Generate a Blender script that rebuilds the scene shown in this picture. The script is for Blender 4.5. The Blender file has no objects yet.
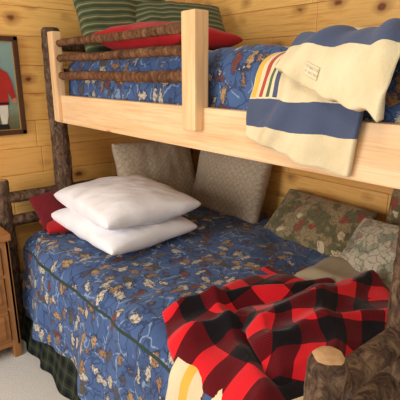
import bpy, bmesh, math, random
from mathutils import Vector, Matrix, Euler, noise
random.seed(3)
S=bpy.context.scene
S.view_settings.view_transform='Standard'

def N(x,y=0,z=0): return noise.noise(Vector((x,y,z)))
def srgb(r,g,b):
    f=lambda c:(c/255/12.92 if c/255<=.04045 else ((c/255+.055)/1.055)**2.4)
    return (f(r),f(g),f(b),1)
def sst(a,b,x):
    t=min(1,max(0,(x-a)/(b-a))); return t*t*(3-2*t)

# ---------------------------------------------------------------- node helper
class M:
    def __init__(s,name,rough=.8,spec=.3,sheen=0):
        s.m=bpy.data.materials.new(name); s.m.use_nodes=True
        s.t=s.m.node_tree; s.n=s.t.nodes; s.l=s.t.links
        s.b=s.n['Principled BSDF']; s.b.inputs['Roughness'].default_value=rough
        s.b.inputs['Specular IOR Level'].default_value=spec
        if sheen: s.b.inputs['Sheen Weight'].default_value=sheen
        s.tc=s.n.new('ShaderNodeTexCoord')
    def put(s,sock,v):
        if isinstance(v,bpy.types.NodeSocket): s.l.new(v,sock)
        else: sock.default_value=v
    def math(s,op,a,b=0,c=None,clamp=False):
        n=s.n.new('ShaderNodeMath'); n.operation=op; n.use_clamp=clamp
        s.put(n.inputs[0],a); s.put(n.inputs[1],b)
        if c is not None: s.put(n.inputs[2],c)
        return n.outputs[0]
    def mapping(s,vec,scale=(1,1,1),rot=(0,0,0),loc=(0,0,0)):
        n=s.n.new('ShaderNodeMapping'); s.l.new(vec,n.inputs[0])
        n.inputs['Scale'].default_value=scale; n.inputs['Rotation'].default_value=rot; n.inputs['Location'].default_value=loc
        return n.outputs[0]
    def noise(s,vec,scale=5,detail=4,rough=.5,dist=0,col=False):
        n=s.n.new('ShaderNodeTexNoise'); s.l.new(vec,n.inputs['Vector'])
        n.inputs['Scale'].default_value=scale; n.inputs['Detail'].default_value=detail
        n.inputs['Roughness'].default_value=rough; n.inputs['Distortion'].default_value=dist
        return n.outputs['Color' if col else 'Fac']
    def vor(s,vec,scale=5,feature='F1',rand=1,metric='EUCLIDEAN'):
        n=s.n.new('ShaderNodeTexVoronoi'); n.feature=feature
        if feature!='DISTANCE_TO_EDGE': n.distance=metric
        s.l.new(vec,n.inputs['Vector'])
        n.inputs['Scale'].default_value=scale; n.inputs['Randomness'].default_value=rand
        return n
    def ramp(s,fac,stops,interp='LINEAR'):
        n=s.n.new('ShaderNodeValToRGB'); s.put(n.inputs[0],fac); n.color_ramp.interpolation=interp
        e=n.color_ramp.elements
        while len(e)<len(stops): e.new(.5)
        for i,(p,c) in enumerate(stops): e[i].position=p; e[i].color=c
        return n.outputs[0]
    def mix(s,fac,a,b,mode='MIX'):
        n=s.n.new('ShaderNodeMix'); n.data_type='RGBA'; n.blend_type=mode
        s.put(n.inputs[0],fac); s.put(n.inputs[6],a); s.put(n.inputs[7],b); return n.outputs[2]
    def sep(s,vec):
        n=s.n.new('ShaderNodeSeparateXYZ'); s.l.new(vec,n.inputs[0]); return n.outputs
    def vadd(s,a,b,sc=1):
        n=s.n.new('ShaderNodeVectorMath'); n.operation='MULTIPLY_ADD'
        s.put(n.inputs[0],b); n.inputs[1].default_value=(sc,sc,sc); s.put(n.inputs[2],a); return n.outputs[0]
    def color(s,c): s.put(s.b.inputs['Base Color'],c)
    def bump(s,h,strength=.3,dist=.01):
        n=s.n.new('ShaderNodeBump'); n.inputs['Strength'].default_value=strength; n.inputs['Distance'].default_value=dist
        s.l.new(h,n.inputs['Height']); s.l.new(n.outputs[0],s.b.inputs['Normal'])
    def band(s,x,a,b):
        return s.math('MULTIPLY',s.math('GREATER_THAN',x,a),s.math('LESS_THAN',x,b))
    def mx(s,a,b): return s.math('MAXIMUM',a,b)

PL=.165
def wall_mat(name,c1,c2,knot):
    m=M(name,.4,.45); o=m.tc.outputs['Object']; x,y,z=m.sep(o)
    pid=m.math('FLOOR',m.math('DIVIDE',z,PL))
    wn=m.n.new('ShaderNodeTexWhiteNoise'); wn.noise_dimensions='1D'; m.l.new(pid,wn.inputs['W'])
    off=m.n.new('ShaderNodeCombineXYZ'); m.put(off.inputs[0],m.math('MULTIPLY',wn.outputs[0],7)); m.put(off.inputs[1],m.math('MULTIPLY',wn.outputs[0],5))
    v=m.vadd(o,off.outputs[0])
    g=m.noise(m.mapping(v,(1.1,1.1,26)),2.4,6,.65,1.2)
    col=m.ramp(g,[(.32,c2),(.5,c1),(.62,c1),(.78,c2)])
    fine=m.noise(m.mapping(v,(2,2,120)),2.0,3,.6)
    col=m.mix(m.math('MULTIPLY',m.math('GREATER_THAN',fine,.57),.17),col,knot)
    col=m.mix(m.math('MULTIPLY',wn.outputs[0],.6),col,c2)
    kv=m.vadd(v,m.noise(v,9,2,.5,0,True),.05)
    k=m.vor(m.mapping(kv,(4.0,4.0,6.5)),1.0,'F1',1)
    kf=m.ramp(k.outputs['Distance'],[(.085,(1,1,1,1)),(.13,(.5,.5,.5,1)),(.30,(0,0,0,1))])
    col=m.mix(kf,col,knot)
    m.color(col); m.bump(g,.08,.003); return m.m
m_wall=wall_mat('knotty_pine_wall',srgb(250,202,118),srgb(226,158,76),srgb(124,62,24))

def pine(name,c1,c2,ax=0,rough=.5):
    m=M(name,rough,.35); o=m.tc.outputs['Object']
    sc=[16,16,16]; sc[ax]=1.2
    g=m.noise(m.mapping(o,tuple(sc)),1.6,5,.6,.9)
    sc2=[90,90,90]; sc2[ax]=2
    f=m.noise(m.mapping(o,tuple(sc2)),1.2,3,.6)
    k=m.vor(m.mapping(o,tuple(3 if i==ax else 7 for i in range(3))),1,'F1')
    kf=m.ramp(k.outputs['Distance'],[(.06,(1,1,1,1)),(.13,(0,0,0,1))])
    c=m.ramp(g,[(.3,c1),(.7,c2)]); c=m.mix(m.math('MULTIPLY',m.math('GREATER_THAN',f,.57),.2),c,srgb(176,124,78))
    m.color(m.mix(kf,c,srgb(166,104,56))); m.bump(g,.05,.002); return m.m
m_rail=pine('planed_pine',srgb(242,208,164),srgb(224,180,130),0)
m_railv=pine('planed_pine_upright',srgb(242,206,158),srgb(224,178,126),2)
m_stand=pine('oak_veneer',srgb(182,124,72),srgb(144,92,48),1)
m_standv=pine('oak_side',srgb(184,128,76),srgb(150,98,54),2)

def bark(name,c1,c2,c3):
    m=M(name,.85,.2); o=m.tc.outputs['Object']
    g=m.noise(m.mapping(o,(1,1,.55)),30,7,.75,.8); g2=m.noise(o,7,3)
    c=m.ramp(g,[(.36,c1),(.5,c2),(.66,c3)])
    m.color(m.mix(m.math('MULTIPLY',g2,.4),c,c1)); m.bump(g,.8,.014); return m.m
m_bark=bark('log_bark',srgb(50,36,30),srgb(104,80,62),srgb(158,130,102))
m_pole=bark('peeled_pole',srgb(62,40,28),srgb(112,74,50),srgb(160,116,80))
def endgrain():
    m=M('log_end_grain',.7,.2); g=m.noise(m.tc.outputs['Object'],40,4)
    m.color(m.ramp(g,[(.3,srgb(178,134,94)),(.7,srgb(208,170,126))])); return m.m
m_end=endgrain()

def comforter():
    m=M('lodge_print_quilt',.75,.25,.1); uv=m.tc.outputs['UV']
    base=m.ramp(m.noise(uv,3,3),[(.3,srgb(52,76,120)),(.7,srgb(76,104,152))])
    dn=m.noise(uv,16,2,.5,0,True)
    v=m.vadd(uv,dn,.07)
    e=m.vor(v,9,'DISTANCE_TO_EDGE')
    br=m.math('GREATER_THAN',m.noise(uv,12,2),.47)
    lines=m.math('MULTIPLY',m.math('LESS_THAN',e.outputs['Distance'],.03),br)
    col=m.mix(m.math('MULTIPLY',lines,.6),base,srgb(146,166,192))
    e2=m.vor(m.mapping(v,loc=(3.3,1.7,0)),13,'DISTANCE_TO_EDGE')
    col=m.mix(m.math('MULTIPLY',m.math('LESS_THAN',e2.outputs['Distance'],.04),.6),col,srgb(32,44,74))
    for i,(rot,sx,sy,sc,loc,th) in enumerate([(.5,1,2.0,9.0,(0,0,0),.42),(-.6,1.9,1,9.6,(5.1,2.3,0),.44)]):
        dn2=m.noise(m.mapping(uv,loc=loc),44,4,.75,0,True)
        v2=m.mapping(m.vadd(uv,dn2,.07),(sx,sy,1),(0,0,rot),loc)
        f=m.vor(v2,sc,'F1',.75); d=f.outputs['Distance']; cc=m.sep(f.outputs['Color'])
        on=m.math('GREATER_THAN',cc[0],th)
        outl=m.math('MULTIPLY',on,m.math('LESS_THAN',d,.39))
        inn=m.math('MULTIPLY',on,m.math('LESS_THAN',d,.30))
        mc=m.ramp(cc[1],[(0,srgb(188,180,164)),(.28,srgb(148,112,82)),(.46,srgb(118,58,48)),(.56,srgb(196,186,168)),(.72,srgb(88,80,68)),(.84,srgb(170,138,96))],'CONSTANT')
        det=m.noise(uv,100,2,.6)
        mc=m.mix(m.math('GREATER_THAN',det,.53),mc,m.mix(.4,srgb(58,46,46),mc))
        col=m.mix(m.math('MULTIPLY',outl,.75),col,srgb(34,42,64))
        col=m.mix(inn,col,mc)
    x,y,z=m.sep(uv)
    p=m.band(y,1.295,1.307)
    col=m.mix(p,col,srgb(38,56,48))
    m.color(col); m.bump(m.noise(uv,22,3),.35,.01); return m.m
m_comf=comforter()

def buffalo():
    m=M('buffalo_check_wool',.95,.1,.15); uv=m.tc.outputs['UV']
    x,y,z=m.sep(m.vadd(uv,m.noise(uv,6,2,.5,0,True),.006))
    a=m.math('LESS_THAN',m.math('FRACT',m.math('DIVIDE',x,.20)),.52)
    b=m.math('LESS_THAN',m.math('FRACT',m.math('DIVIDE',y,.20)),.52)
    s=m.math('MULTIPLY',m.math('ADD',a,b),.5)
    tw=m.math('GREATER_THAN',m.math('FRACT',m.math('MULTIPLY',m.math('ADD',x,y),160)),.5)
    mid=m.mix(m.math('MULTIPLY',tw,.5),srgb(104,14,22),srgb(58,8,14))
    c=m.mix(m.math('GREATER_THAN',s,.2),srgb(222,32,42),mid)
    c=m.mix(m.math('GREATER_THAN',s,.8),c,srgb(24,18,22))
    m.color(c); m.bump(m.noise(uv,120,3,.7),.5,.005); return m.m
m_buf=buffalo()

def wool(name,bands_u,bands_v):
    m=M(name,.95,.1,.15); uv=m.tc.outputs['UV']
    x,y,z=m.sep(m.vadd(uv,m.noise(uv,30,2,.5,0,True),.004))
    c=m.ramp(m.noise(uv,9,4),[(.3,srgb(216,198,158)),(.7,srgb(234,218,182))])
    for ax,bs,lim in ((x,bands_u,.60),(y,bands_v,9)):
        for a,b,col in bs:
            f=m.band(ax,a,b)
            if ax is x: f=m.math('MULTIPLY',f,m.math('LESS_THAN',y,lim))
            c=m.mix(m.math('MULTIPLY',f,.93),c,col)
    m.color(c); m.bump(m.noise(uv,140,3,.7),.5,.005); return m.m
BL=srgb(44,68,110); YE=srgb(226,176,60); RE=srgb(176,52,48); GR=srgb(60,92,62)

def cotton(name,c1,c2,sc=4,bump=.25):
    m=M(name,.85,.2,.1); o=m.tc.outputs['Object']
    m.color(m.ramp(m.noise(o,sc,3),[(.3,c1),(.7,c2)])); m.bump(m.noise(o,14,4,.6),bump,.012); return m.m
m_white=cotton('white_cotton',srgb(234,233,238),srgb(246,245,248))
def ticking():
    m=M('taupe_diamond_cotton',.85,.2,.1); uv=m.tc.outputs['UV']
    v=m.mapping(uv,(1,1,1),(0,0,.785)); x,y,z=m.sep(v)
    l=m.mx(m.math('LESS_THAN',m.math('FRACT',m.math('MULTIPLY',x,30)),.2),m.math('LESS_THAN',m.math('FRACT',m.math('MULTIPLY',y,30)),.2))
    c=m.ramp(m.noise(uv,60,4,.7),[(.35,srgb(164,148,126)),(.65,srgb(200,184,160))])
    m.color(m.mix(m.math('MULTIPLY',l,.3),c,srgb(132,116,96))); m.bump(m.noise(uv,90,4),.4,.006); return m.m
m_taupe=ticking()
m_red=cotton('red_cotton',srgb(160,18,26),srgb(186,28,34))
m_maroon=cotton('maroon_cotton',srgb(96,18,26),srgb(122,26,34))
m_mat=cotton('mattress_ticking',srgb(205,200,190),srgb(220,216,208))
m_beige=cotton('sage_fleece',srgb(146,134,110),srgb(164,152,126))
def carpet():
    m=M('carpet_pile',.95,.1); o=m.tc.outputs['Object']; g=m.noise(o,160,4,.8)
    m.color(m.ramp(g,[(.3,srgb(212,206,196)),(.7,srgb(240,236,228))])); m.bump(g,.6,.01); return m.m
m_floor=carpet()
def stripes(name,c1,c2,c3,sc):
    m=M(name,.85,.2,.1); uv=m.tc.outputs['UV']; x,y,z=m.sep(uv)
    f=m.math('FRACT',m.math('MULTIPLY',y,sc))
    c=m.mix(m.math('LESS_THAN',f,.45),c1,c2); c=m.mix(m.band(f,.62,.72),c,c3)
    m.color(c); return m.m
m_green=stripes('green_striped_cotton',srgb(92,98,66),srgb(62,72,48),srgb(156,144,102),24)
def tartan():
    m=M('dark_green_tartan',.9,.15); uv=m.tc.outputs['UV']; x,y,z=m.sep(uv)
    a=m.math('LESS_THAN',m.math('FRACT',m.math('MULTIPLY',x,14)),.45)
    b=m.math('LESS_THAN',m.math('FRACT',m.math('MULTIPLY',y,14)),.45)
    c=m.mix(m.math('MULTIPLY',m.math('ADD',a,b),.5),srgb(46,54,44),srgb(20,24,24))
    l=m.mx(m.band(m.math('FRACT',m.math('MULTIPLY',x,14)),.7,.75),m.band(m.math('FRACT',m.math('MULTIPLY',y,14)),.7,.75))
    m.color(m.mix(m.math('MULTIPLY',l,.45),c,srgb(104,98,72))); return m.m
m_tart=tartan()
def floral(name,base,a,b):
    m=M(name,.85,.2,.1); uv=m.tc.outputs['UV']
    dn=m.noise(uv,20,2,.6,0,True); v=m.vadd(uv,dn,.06)
    f=m.vor(v,13,'F1',.9); cc=m.sep(f.outputs['Color'])
    fl=m.math('LESS_THAN',f.outputs['Distance'],.33)
    col=m.mix(m.ramp(m.noise(v,14,3),[(.46,(0,0,0,1)),(.54,(1,1,1,1))]),base,b)
    col=m.mix(fl,col,m.ramp(cc[0],[(0,a),(.4,base),(.7,srgb(200,180,146))],'CONSTANT'))
    g=m.vor(m.mapping(v,loc=(2,3,0)),26,'DISTANCE_TO_EDGE')
    col=m.mix(m.math('MULTIPLY',m.math('LESS_THAN',g.outputs['Distance'],.05),.5),col,srgb(80,68,50))
    m.color(col); return m.m
m_fl1=floral('floral_tapestry',srgb(150,132,98),srgb(148,78,66),srgb(104,100,72))
m_fl2=floral('pale_floral_print',srgb(188,180,158),srgb(156,138,124),srgb(142,146,124))
def flat(name,c,r=.7):
    m=M(name,r,.2); m.color(m.ramp(m.noise(m.tc.outputs['Object'],18,4),[(.3,tuple(x*.8 for x in c[:3])+(1,)),(.7,c)])); return m.m

# ---------------------------------------------------------------- mesh helpers
def link(ob,parent=None):
    S.collection.objects.link(ob)
    if parent: ob.parent=parent
    return ob
def from_bm(name,bm,mats,parent=None,smooth=True):
    me=bpy.data.meshes.new(name); bm.to_mesh(me); bm.free()
    for m in (mats if isinstance(mats,(list,tuple)) else [mats]): me.materials.append(m)
    if smooth: me.polygons.foreach_set('use_smooth',[True]*len(me.polygons))
    return link(bpy.data.objects.new(name,me),parent)
def empty(name,loc=(0,0,0)):
    e=bpy.data.objects.new(name,None); e.location=loc; e.empty_display_size=.1; S.collection.objects.link(e); return e
def add_box(bm,a,b,bev=0.004):
    r=bmesh.ops.create_cube(bm,size=1)
    c=[(a[i]+b[i])/2 for i in range(3)]; d=[abs(b[i]-a[i]) for i in range(3)]
    for v in r['verts']: v.co=Vector((c[i]+v.co[i]*d[i] for i in range(3)))
    if bev:
        es={e for v in r['verts'] for e in v.link_edges}
        bmesh.ops.bevel(bm,geom=list(es),offset=bev,segments=2,affect='EDGES',profile=.6)
def boxes(name,lst,mat,parent=None,bev=.004):
    bm=bmesh.new()
    for a,b in lst: add_box(bm,a,b,bev)
    return from_bm(name,bm,mat,parent,False)
def log(name,p1,p2,r,parent,mat=None,seed=0,taper=.1,cham=.012):
    p1=Vector(p1);p2=Vector(p2); ax=p2-p1; L=ax.length; q=ax.to_track_quat('Z','Y')
    n=32; rings=max(10,int(L/.014)); bm=bmesh.new(); R=[]
    for i in range(rings+1):
        t=i/rings; z=t*L; k=1-taper*t
        e=min(z,L-z)
        if e<cham: k*= .82+.18*(e/cham)
        row=[]
        bend=Vector((N(z*1.5,seed)*.012,N(z*1.5,seed+9)*.012,0))*min(1,e*8)
        for j in range(n):
            a=2*math.pi*j/n
            rr=r*k*(1+.10*N(math.cos(a)*1.5+seed,math.sin(a)*1.5,z*6)+.08*N(math.cos(a)*4+seed,math.sin(a)*4,z*26)+.12*max(0,N(math.cos(a)*1.2,math.sin(a)*1.2+seed,z*9)-.25))
            row.append(bm.verts.new(p1+q@(Vector((rr*math.cos(a),rr*math.sin(a),z))+bend)))
        R.append(row)
    for i in range(rings):
        for j in range(n): bm.faces.new((R[i][j],R[i][(j+1)%n],R[i+1][(j+1)%n],R[i+1][j]))
    for row,f in ((R[0],-1),(R[-1],1)):
        fc=bm.faces.new(row if f>0 else row[::-1]); fc.material_index=1
    return from_bm(name,bm,[mat or m_bark,m_end],parent)
def grid(name,nx,ny,fn,mat,thick=0,parent=None,off=-1):
    bm=bmesh.new(); uvl=bm.loops.layers.uv.new('UVMap'); V=[];U={}
    for i in range(nx+1):
        row=[]
        for j in range(ny+1):
            p,uv=fn(i/nx,j/ny); v=bm.verts.new(p); U[v]=uv; row.append(v)
        V.append(row)
    for i in range(nx):
        for j in range(ny):
            f=bm.faces.new((V[i][j],V[i+1][j],V[i+1][j+1],V[i][j+1]))
            for l in f.loops: l[uvl].uv=U[l.vert]
    bmesh.ops.recalc_face_normals(bm,faces=bm.faces[:])
    ob=from_bm(name,bm,mat,parent)
    if thick:
        s=ob.modifiers.new('s','SOLIDIFY'); s.thickness=thick; s.offset=0; s.use_rim=True
    return ob
def pillow(name,W,H,T,loc,rot,mat,seed=0,ear=.045,wr=.010,pw=.36,parent=None,bend=0):
    n=52; bm=bmesh.new(); uvl=bm.loops.layers.uv.new('UVMap'); U={}
    def sh(u,v,s):
        x=W/2*u*(1-ear*(1-v*v)**1.5); y=H/2*v*(1-ear*(1-u*u)**1.5)
        e=max(0,(1-u**2)*(1-v**2)); z=T/2*(e**pw)
        k=min(1,e*6)
        w=wr*(1.2*N(x*5+seed,y*6,s*3)+.8*N(x*13+seed,y*4,s)-.5*abs(N(x*6+y*5+seed,(y-x)*3,s+5))) * k
        w+=wr*.5*abs(N((x-y)*16+seed,(x+y)*4,2))*k
        z=s*(z+w)
        z+= bend*(u*u)
        return Vector((x+.006*N(y*9,seed,1),y+.006*N(x*9,seed,4),z))
    def mp(i): 
        t=-1+2*i/n; return math.sin(t*math.pi/2)*.6+t*.4
    top={};bot={}
    for i in range(n+1):
        for j in range(n+1):
            u,v=mp(i),mp(j)
            a=bm.verts.new(sh(u,v,1)); U[a]=(u*W/2+seed*.37,v*H/2+.5); top[i,j]=a
            if i in(0,n) or j in (0,n): bot[i,j]=a
            else:
                b=bm.verts.new(sh(u,v,-1)); U[b]=(u*W/2+seed,v*H/2+.5); bot[i,j]=b
    for i in range(n):
        for j in range(n):
            for d,fl in((top,0),(bot,1)):
                q=[d[i,j],d[i+1,j],d[i+1,j+1],d[i,j+1]]
                f=bm.faces.new(q[::-1] if fl else q)
                for l in f.loops: l[uvl].uv=U[l.vert]
    ob=from_bm(name,bm,mat,parent); ob.location=loc; ob.rotation_euler=Euler(rot); 
    return ob

# ---------------------------------------------------------------- room
WX=-2.80; WY=2.20
def plank_wall(name,axis):
    bm=bmesh.new(); rr=random.Random(5 if axis=='x' else 8)
    z=0
    while z<2.7:
        lo,hi=(WX-.06,1.2) if axis=='x' else (-1.6,WY)
        p=lo; cuts=[lo]
        p+=rr.uniform(.5,1.3)
        while p<hi-.3: cuts.append(p); p+=rr.uniform(1.1,1.9)
        cuts.append(hi)
        for a,b in zip(cuts,cuts[1:]):
            if axis=='x': add_box(bm,(a+.0006,WY,z+.0006),(b-.0006,WY+.03,z+PL-.0006),.0045)
            else: add_box(bm,(WX-.03,a+.0006,z+.0006),(WX,b-.0006,z+PL-.0006),.0045)
        z+=PL
    if axis=='x': add_box(bm,(WX-.06,WY+.010,0),(1.2,WY+.06,z),0)
    else: add_box(bm,(WX-.06,-1.6,0),(WX-.010,WY,z),0)
    return from_bm(name,bm,m_wall,None,False)
plank_wall('wall_back','x'); plank_wall('wall_left','y')
boxes('floor',[((WX-.06,-1.6,-.06),(1.2,WY+.06,0))],m_floor,None,0)

# ---------------------------------------------------------------- bunk bed
bed=empty('bunk_bed',(0,0,0))
HX=-2.68; FX=-.45
log('post_1',(HX,1.10,0),(HX,1.10,1.86),.058,bed,seed=1)
log('post_2',(HX,2.11,0),(HX,2.11,1.86),.055,bed,seed=2)
log('post_3',(FX,1.10,0),(FX,1.10,1.86),.052,bed,seed=3)
log('post_4',(FX,2.11,0),(FX,2.11,1.86),.055,bed,seed=4)
log('post_5',(HX,.72,0),(HX,.72,1.0),.048,bed,seed=5)
log('post_6',(FX+.015,.715,0),(FX+.015,.715,1.035),.045,bed,seed=6)
for i,z in enumerate((.885,.74,.36)):
    log('head_log_%d'%(i+1),(HX,.70,z),(HX,2.11,z),.034,bed,seed=10+i)
for i,z in enumerate((.92,.78,.36)):
    log('foot_log_%d'%(i+1),(FX,.72,z),(FX,2.11,z),.036,bed,seed=20+i)
for i,z in enumerate((1.76,1.60)):
    log('upper_head_log_%d'%(i+1),(HX,1.1,z),(HX,2.11,z),.03,bed,seed=30+i)
    log('upper_foot_log_%d'%(i+1),(FX,1.1,z),(FX,2.11,z),.03,bed,seed=35+i)
boxes('rail_board',[((-2.66,1.07,1.32),(-.47,1.11,1.48)),((-2.66,2.09,1.32),(-.47,2.13,1.48))],m_rail,bed,.006)
boxes('deck',[((-2.6,1.11,1.37),(-.5,2.09,1.39))],m_rail,bed,.003)
boxes('guard_upright',[((-1.335,1.03,1.395),(-1.255,1.095,1.815)),((-2.60,1.045,1.33),(-2.53,1.10,1.83))],m_railv,bed,.007)
for i,(z,r) in enumerate(((1.762,.019),(1.682,.019),(1.59,.022))):
    log('guard_pole_%d'%(i+1),(-2.66,1.085,z+.0),(-1.30,1.065,z),r,bed,m_pole,seed=40+i,taper=-.05)
def rbox(name,a,b,mat,bev): return boxes(name,[(a,b)],mat,bed,bev)
rbox('upper_mattress',(-2.6,1.15,1.39),(-.52,2.08,1.59),m_mat,.05)
rbox('lower_mattress',(-2.6,.82,.40),(-.52,2.12,.62),m_mat,.06)
rbox('box_spring',(-2.6,.84,.16),(-.52,2.12,.39),m_mat,.03)

def path(r,yc,zt,R,flare=0):
    if r<=0: y,z,n=yc-r,zt,Vector((0,0,1))
    elif r<R*math.pi/2:
        a=r/R; y=yc-R*math.sin(a); z=zt-R+R*math.cos(a); n=Vector((0,-math.sin(a),math.cos(a)))
    else:
        d=r-R*math.pi/2; y=yc-R-d*flare; z=zt-R-d; n=Vector((0,-1,0))
    return Vector((0,y,z)),n

LB=dict(yc=.85,zt=.665,R=.08,flare=.14)
A1=LB['R']*math.pi/2
def lowc(u,v):
    x=-2.50+u*1.97; r0=-1.28; r1=A1+.39+.02*math.sin(x*4)
    r=r0+v*(r1-r0)
    p,n=path(r,**LB); p.x=x
    q=.010*(abs(math.sin(math.pi*x/.30))**.5*abs(math.sin(math.pi*(r+.1)/.30))**.5)
    w=.016*N(x*3.2,r*3.2,1)+.010*N(x*9,r*6,4)+.008*abs(N(x*5+r*6,r*3,9))
    d=max(0,r-A1)
    fold=d*(.08*math.sin(x*11+1.5*N(x*2,0,3))+.06*N(x*7,d*3,8))
    p+=n*(q+w+fold+.008)
    if r<0: p.z+=.02*min(1,-r/.4)
    return p,(x,r+1.2)
grid('comforter',190,160,lowc,m_comf,.018)
UB=dict(yc=1.235,zt=1.672,R=.10,flare=.0)
def upc(u,v):
    x=-2.56+u*2.03; r=-.86+v*(.86+.157+.13)
    p,n=path(r,**UB); p.x=x
    q=.014*(abs(math.sin(math.pi*x/.28))**.5*abs(math.sin(math.pi*(r+.1)/.28))**.5)
    p+=n*(q-.006+.014*N(x*4,r*4,2)+.009*N(x*11,r*7,4))
    p.z+=(.012-.050*sst(-1.08,-.85,x))*sst(1.40,1.55,p.z)
    return p,(x+7,r*1.0+3)
grid('comforter',150,80,upc,m_comf,.014)

def skirt(u,v):
    x=-2.58+u*2.0; z=.30*(1-v)+.003
    y=.765-.07*v-.012*v*math.sin(x*28+2*N(x*4))-.004
    return Vector((x,y,z)),(x*.9,z)
grid('bed_skirt',260,14,skirt,m_tart,.004)

# ---------------------------------------------------------------- pillows lower
pillow('pillow',.74,.55,.18,(-2.15,1.205,.78),(0.02,.02,.02),m_white,1)
pillow('pillow',.78,.56,.21,(-2.165,1.235,.90),(.03,-.02,-.07),m_white,5,wr=.013)
pillow('pillow',.38,.22,.10,(-2.46,1.06,.73),(.05,.0,1.45),m_red,8)
pillow('pillow',.44,.28,.11,(-2.56,1.08,.795),(math.radians(35),0,math.radians(90)),m_maroon,9)
pillow('pillow',.64,.52,.20,(-2.53,1.74,.905),(math.radians(72),0,math.radians(90)),m_taupe,11)
pillow('pillow',.68,.53,.20,(-2.11,2.03,.915),(math.radians(74),0,math.radians(-2)),m_taupe,13)
pillow('throw_cushion',.62,.34,.17,(-1.37,1.99,.79),(math.radians(46),0,math.radians(-6)),m_fl1,15)
pillow('throw_cushion',.44,.34,.15,(-.86,1.80,.81),(math.radians(48),math.radians(-6),math.radians(-12)),m_fl2,17)
pillow('throw_cushion',.44,.38,.14,(-.80,2.06,.87),(math.radians(72),0,math.radians(-4)),m_fl1,19)
# upper pillows and folded red blanket
pillow('pillow',.66,.44,.18,(-2.50,1.52,1.90),(math.radians(66),0,math.radians(90)),m_green,21)
pillow('pillow',.60,.42,.16,(-2.30,1.78,1.86),(math.radians(50),0,math.radians(70)),m_green,23)
pillow('pillow',.70,.48,.17,(-2.04,1.46,1.78),(0.05,0.06,.15),m_red,25)  # stands for the folded red blanket, built with the pillow shape

# ---------------------------------------------------------------- blankets
m_w1=wool('cream_striped_wool',[(.008,.036,YE),(.055,.075,RE),(.092,.11,GR),(.128,.16,BL)],[(.605,.69,BL)])
m_w2=wool('cream_striped_wool_fold',[],[(.38,.465,BL)])
m_w3=wool('cream_wool_yellow',[(.06,.10,YE)],[])
def lay(UBp,xl,xr,r0,rend,off,seed,fold=.05,wob=1,hem=.0):
    a1=UBp['R']*math.pi/2
    def f(u,v):
        r1=a1+rend[0]+(rend[1]-rend[0])*u+hem*N(u*5,seed)
        r=r0+v*(r1-r0); 
        x0=xl[0]+(xl[1]-xl[0])*v; x1=xr[0]+(xr[1]-xr[0])*v
        x=x0+(x1-x0)*u + .016*N(v*6,seed+u)*(1-u)
        p,n=path(r,**UBp); p.x=x
        d=max(0,r-a1*.5)
        wr=.020*math.exp(-(((x+.72+.5*(r+.05)+.03*N(r*6,seed))/.03)**2))+.016*math.exp(-(((x+.60-.4*r+.03*N(r*5,seed+4))/.025)**2))
        p+=n*(off+wob*(.018*N(x*6+seed,r*5)+.010*N(x*15,r*9,seed)+.016*abs(N(x*5+r*7,r*2,seed+3))+wr)+d*fold*(1+math.sin(x*17+seed+2*N(x*3,seed))))
        return p,(u*.55+.01*N(v*5,u*3),v*(r1-r0)+.012*N(u*4,v*3,seed))
    return f
BB=dict(yc=1.155,zt=1.668,R=.10,flare=.03)
bl=empty('striped_wool_blanket')
grid('long_layer',80,100,lay(BB,(-.88,-1.02),(-.52,-.63),-.40,(.165,.235),0,3,.05,1,.014),m_w1,.014,bl)
F2=lay(BB,(-.83,-.865),(-.49,-.53),-.38,(-.03,.075),.034,6,.08,1.0,.02)
grid('folded_layer',80,90,F2,m_w2,.028,bl)
def strokes(u,v):
    p,_=F2(.28+.14*u,.92+.045*v); return p+Vector((-.003,-.0155,.008)),(u,v)
def label_mat():
    m=M('woven_label',.9,.1); uv=m.tc.outputs['UV']; x,y,z=m.sep(uv)
    g=m.noise(m.mapping(uv,(26,5,1)),1,1)
    k=m.math('MULTIPLY',m.math('GREATER_THAN',g,.5),m.mx(m.band(y,.15,.4),m.band(y,.58,.8)))
    m.color(m.mix(m.math('MULTIPLY',k,.5),srgb(226,210,172),srgb(60,76,110))); return m.m
grid('woven_label',20,10,strokes,label_mat(),.001,bl)

def zbase(x,r,off):
    p,n=path(r,**LB); p.x=x; return p+n*off,n
def ridge(d,w): return math.exp(-abs(d/w)**1.4)
def plaid1(u,v):
    x0=-1.33+.06*v; x1=-.60-.02*v
    x=x0+(x1-x0)*u
    r0=-.72-.02*u+.05*N(u*3,1); r1=-.03+.24*u**.8
    r=r0+(r1-r0)*v
    x+=.035*N(v*4,u*2,7)
    h=.022+.022*abs(N(x*5+r*3,r*2,5))+.012*N(x*12,r*9,3)
    h+=.050*ridge(x+1.12+.45*(r+.3)+.04*N(r*5,2),.045)
    h+=.055*ridge(x+.90+.55*(r+.3)+.05*N(r*4,7),.05)
    h+=.035*ridge(r+.12-.5*(x+1.0)+.04*N(x*5,9),.035)
    h+=.05*ridge(x+.72,.14)*ridge(r+.45,.22)
    e=min(u,v,1-u,1-v); h=h*min(1,.3+e*8)+.012
    p,n=zbase(x,r,h)
    return p,(u*.80+.10*v+.03,(v*.76)+.12*u)
pb=empty('plaid_blanket')
grid('spread_layer',140,130,plaid1,m_buf,.016,pb)
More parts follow.
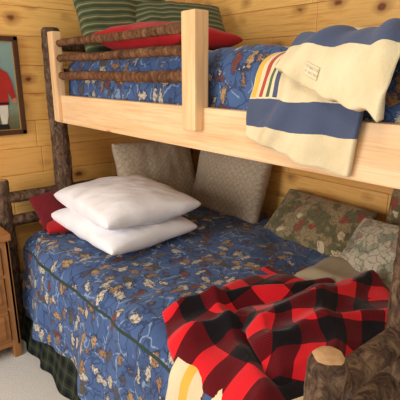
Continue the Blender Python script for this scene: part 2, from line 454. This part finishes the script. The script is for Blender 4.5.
def plaid2(u,v):
    c=Vector((-.79,-.42)); ang=.45
    a=(u-.5)*.42; b=(v-.5)*.72
    x=c.x+a*math.cos(ang)-b*math.sin(ang)*.5; r=c.y+a*math.sin(ang)+b*math.cos(ang)
    x=min(x,-.54+.01*v); x+=.025*N(v*5,u*3,2); r+=.04*N(u*4,v*3,6)
    h=.070+.045*math.sin(math.pi*u)**.6
    h+=.045*ridge(u-.38-.2*(v-.5)+.1*N(v*4,3),.11)+.04*ridge(u-.75+.25*(v-.5)+.08*N(v*4,8),.09)
    h+=.03*ridge(v-.55-.3*(u-.5),.07)+.015*N(x*11,r*11,9)
    e=min(u,v,1-u,1-v); h=h*min(1,.6+e*6)
    p,n=zbase(x,r,h)
    return p,(u*.55+.25*v+.04,v*.72-.25*u)
grid('folded_layer',110,130,plaid2,m_buf,.016,pb)
def cream(u,v):
    x=-1.03+.46*u; r=-.12+v*(.12+A1+.36)
    p,n=path(r,**LB); p.x=x-.02*v
    d=max(0,r-A1)
    p+=n*(.032+.006*N(x*8,r*5)+d*(.08*math.sin(x*11+1.5*N(x*2,0,3))+.02)); return p,(u*.46,v*.5)
grid('striped_wool_blanket',60,60,cream,m_w3,.012)
def sage(u,v):
    x=-1.12+.52*u; y=1.50+.24*v+.03*math.sin(u*5)
    e=min(u,v,1-u,1-v); h=.03+.045*min(1,e*8)**.5+.012*N(x*9,y*9)
    return Vector((x,y,.68+h)),(x,y)
grid('fleece_throw',50,30,sage,m_beige,.02)

# ---------------------------------------------------------------- nightstand
ns=empty('nightstand')
X0,X1,Y0,Y1=-2.78,-2.40,.08,.645
boxes('carcass',[((X0,Y0,.08),(X1,Y0+.02,.72)),((X0,Y1-.02,.08),(X1,Y1,.72)),((X0,Y0,.08),(X0+.015,Y1,.72)),((X0,Y0,.08),(X1-.003,Y1,.10)),((X0,Y0,.69),(X1-.003,Y1,.72))],m_standv,ns,.003)
boxes('top',[((X0,Y0-.015,.725),(X1+.02,Y1+.012,.765))],m_stand,ns,.010)
boxes('legs',[((X1-.045,Y1-.045,0),(X1,Y1,.725)),((X1-.045,Y0,0),(X1,Y0+.045,.725)),((X0,Y1-.045,0),(X0+.045,Y1,.1)),((X0,Y0,0),(X0+.045,Y0+.045,.1))],m_standv,ns,.005)
for i,(z0,z1) in enumerate(((.53,.69),(.33,.51),(.12,.31))):
    boxes('drawer_%d'%(i+1),[((X1-.03,Y0+.05,z0),(X1+.008,Y1-.05,z1)),((X1,Y0+.075,z0+.025),(X1+.014,Y1-.075,z1-.025))],m_stand,ns,.005)
    bm=bmesh.new(); bmesh.ops.create_uvsphere(bm,u_segments=16,v_segments=10,radius=.016)
    for v in bm.verts: v.co=Vector((X1+.03+v.co.x*.9,(Y0+Y1)/2+v.co.y,(z0+z1)/2+v.co.z))
    from_bm('knob_%d'%(i+1),bm,m_pole,ns)
boxes('rails',[((X1-.02,Y0+.02,.51),(X1-.001,Y1-.02,.53)),((X1-.02,Y0+.02,.31),(X1-.001,Y1-.02,.33)),((X1-.02,Y0+.02,.08),(X1-.001,Y1-.02,.12))],m_stand,ns,.002)

# ---------------------------------------------------------------- framed picture
fp=empty('framed_picture')
fy0,fy1,fz0,fz1=.50,.935,1.245,1.81; xw=WX
m_frame=flat('walnut_frame',srgb(82,52,36),.35)
m_liner=flat('gilt_liner',srgb(168,130,80),.4)
w=.026
def frame(name,y0,y1,z0,z1,w,t,mat): boxes(name,[((xw+.001,y0,z0),(xw+t,y1,z0+w)),((xw+.001,y0,z1-w),(xw+t,y1,z1)),((xw+.001,y0,z0),(xw+t,y0+w,z1)),((xw+.001,y1-w,z0),(xw+t,y1,z1))],mat,fp,.003)
frame('frame',fy0,fy1,fz0,fz1,w,.028,m_frame)
frame('liner',fy0+w,fy1-w,fz0+w,fz1-w,.007,.018,m_liner)
def sky_m():
    m=M('painted_canvas',.7); x,y,z=m.sep(m.tc.outputs['Object'])
    g=m.math('ADD',z,m.math('MULTIPLY',m.noise(m.tc.outputs['Object'],14,5),.12))
    t=m.math('DIVIDE',m.math('SUBTRACT',g,1.27),.54)
    m.color(m.ramp(t,[(0,srgb(74,78,56)),(.22,srgb(104,102,70)),(.36,srgb(124,138,116)),(.6,srgb(112,142,138)),(1,srgb(136,160,152))])); return m.m
boxes('canvas',[((xw+.002,fy0+.02,fz0+.02),(xw+.012,fy1-.02,fz1-.02))],sky_m(),fp,0)
def blob(name,pts,mat,x,cr=1):
    bm=bmesh.new(); vs=[bm.verts.new((x,a,b)) for a,b in pts]; bm.faces.new(vs)
    r=bmesh.ops.extrude_face_region(bm,geom=bm.faces[:]); 
    for g in r['geom']:
        if isinstance(g,bmesh.types.BMVert): g.co.x+=.002
    bmesh.ops.recalc_face_normals(bm,faces=bm.faces[:])
    return from_bm(name,bm,mat,fp,False)
cy=.79; xs=xw+.0125
skin=flat('paint_skin',srgb(190,130,96)); rc=flat('paint_red_coat',srgb(176,48,40)); wt=flat('paint_white_breeches',srgb(220,212,196)); bk=flat('paint_boots',srgb(40,30,28)); ht=flat('paint_hair',srgb(70,50,38))
def ell(cy,cz,a,b,n=20): return [(cy+a*math.cos(2*math.pi*i/n),cz+b*math.sin(2*math.pi*i/n)) for i in range(n)]
blob('painted_legs',[(cy-.055,1.45),(cy+.055,1.45),(cy+.05,1.36),(cy+.035,1.30),(cy+.01,1.30),(cy,1.40),(cy-.02,1.30),(cy-.045,1.30)],wt,xs)
blob('painted_coat',[(cy-.06,1.42),(cy+.06,1.42),(cy+.062,1.50),(cy+.085,1.44),(cy+.105,1.47),(cy+.088,1.56),(cy+.07,1.605),(cy+.025,1.635),(cy-.025,1.635),(cy-.07,1.605),(cy-.088,1.56),(cy-.105,1.47),(cy-.085,1.44),(cy-.062,1.50)],rc,xs+.001)
blob('painted_shirt',[(cy-.015,1.637),(cy+.015,1.637),(cy,1.58)],wt,xs+.0022)
blob('painted_hair',ell(cy,1.678,.031,.036),ht,xs+.0015)
blob('painted_face',ell(cy,1.665,.025,.034),skin,xs+.0022)
blob('painted_hands',ell(cy+.096,1.445,.014,.016),skin,xs+.0022)
blob('painted_belt',[(cy-.06,1.425),(cy+.06,1.425),(cy+.06,1.437),(cy-.06,1.437)],bk,xs+.0024)
blob('painted_boots',[(cy-.05,1.31),(cy+.045,1.31),(cy+.05,1.275),(cy-.055,1.275)],bk,xs+.001)

# ---------------------------------------------------------------- light
w=bpy.data.worlds.new('World'); S.world=w; w.use_nodes=True
w.node_tree.nodes['Background'].inputs[0].default_value=(1,.94,.86,1)
w.node_tree.nodes['Background'].inputs[1].default_value=.58
def area(name,loc,tgt,size,e,col):
    l=bpy.data.lights.new(name,'AREA'); l.shape='SQUARE'; l.size=size; l.energy=e; l.color=col
    o=bpy.data.objects.new(name,l); S.collection.objects.link(o); o.location=loc
    o.rotation_euler=(Vector(tgt)-Vector(loc)).to_track_quat('-Z','Y').to_euler()
area('window_daylight',(-1.7,-1.9,1.6),(-1.5,1.2,.8),1.3,60,(1,.97,.94))
area('warm_overhead_area',(-.2,-.2,2.55),(-1.3,1.2,.8),.6,11,(1,.82,.6))  # small warm area light overhead, aimed at the bed

cam=bpy.data.cameras.new('camera'); co=bpy.data.objects.new('camera',cam); S.collection.objects.link(co)
co.location=(0,0,1.6); co.rotation_euler=(math.radians(74),0,math.radians(50)); cam.lens=39.6; cam.sensor_width=36; cam.clip_start=.02
S.camera=co
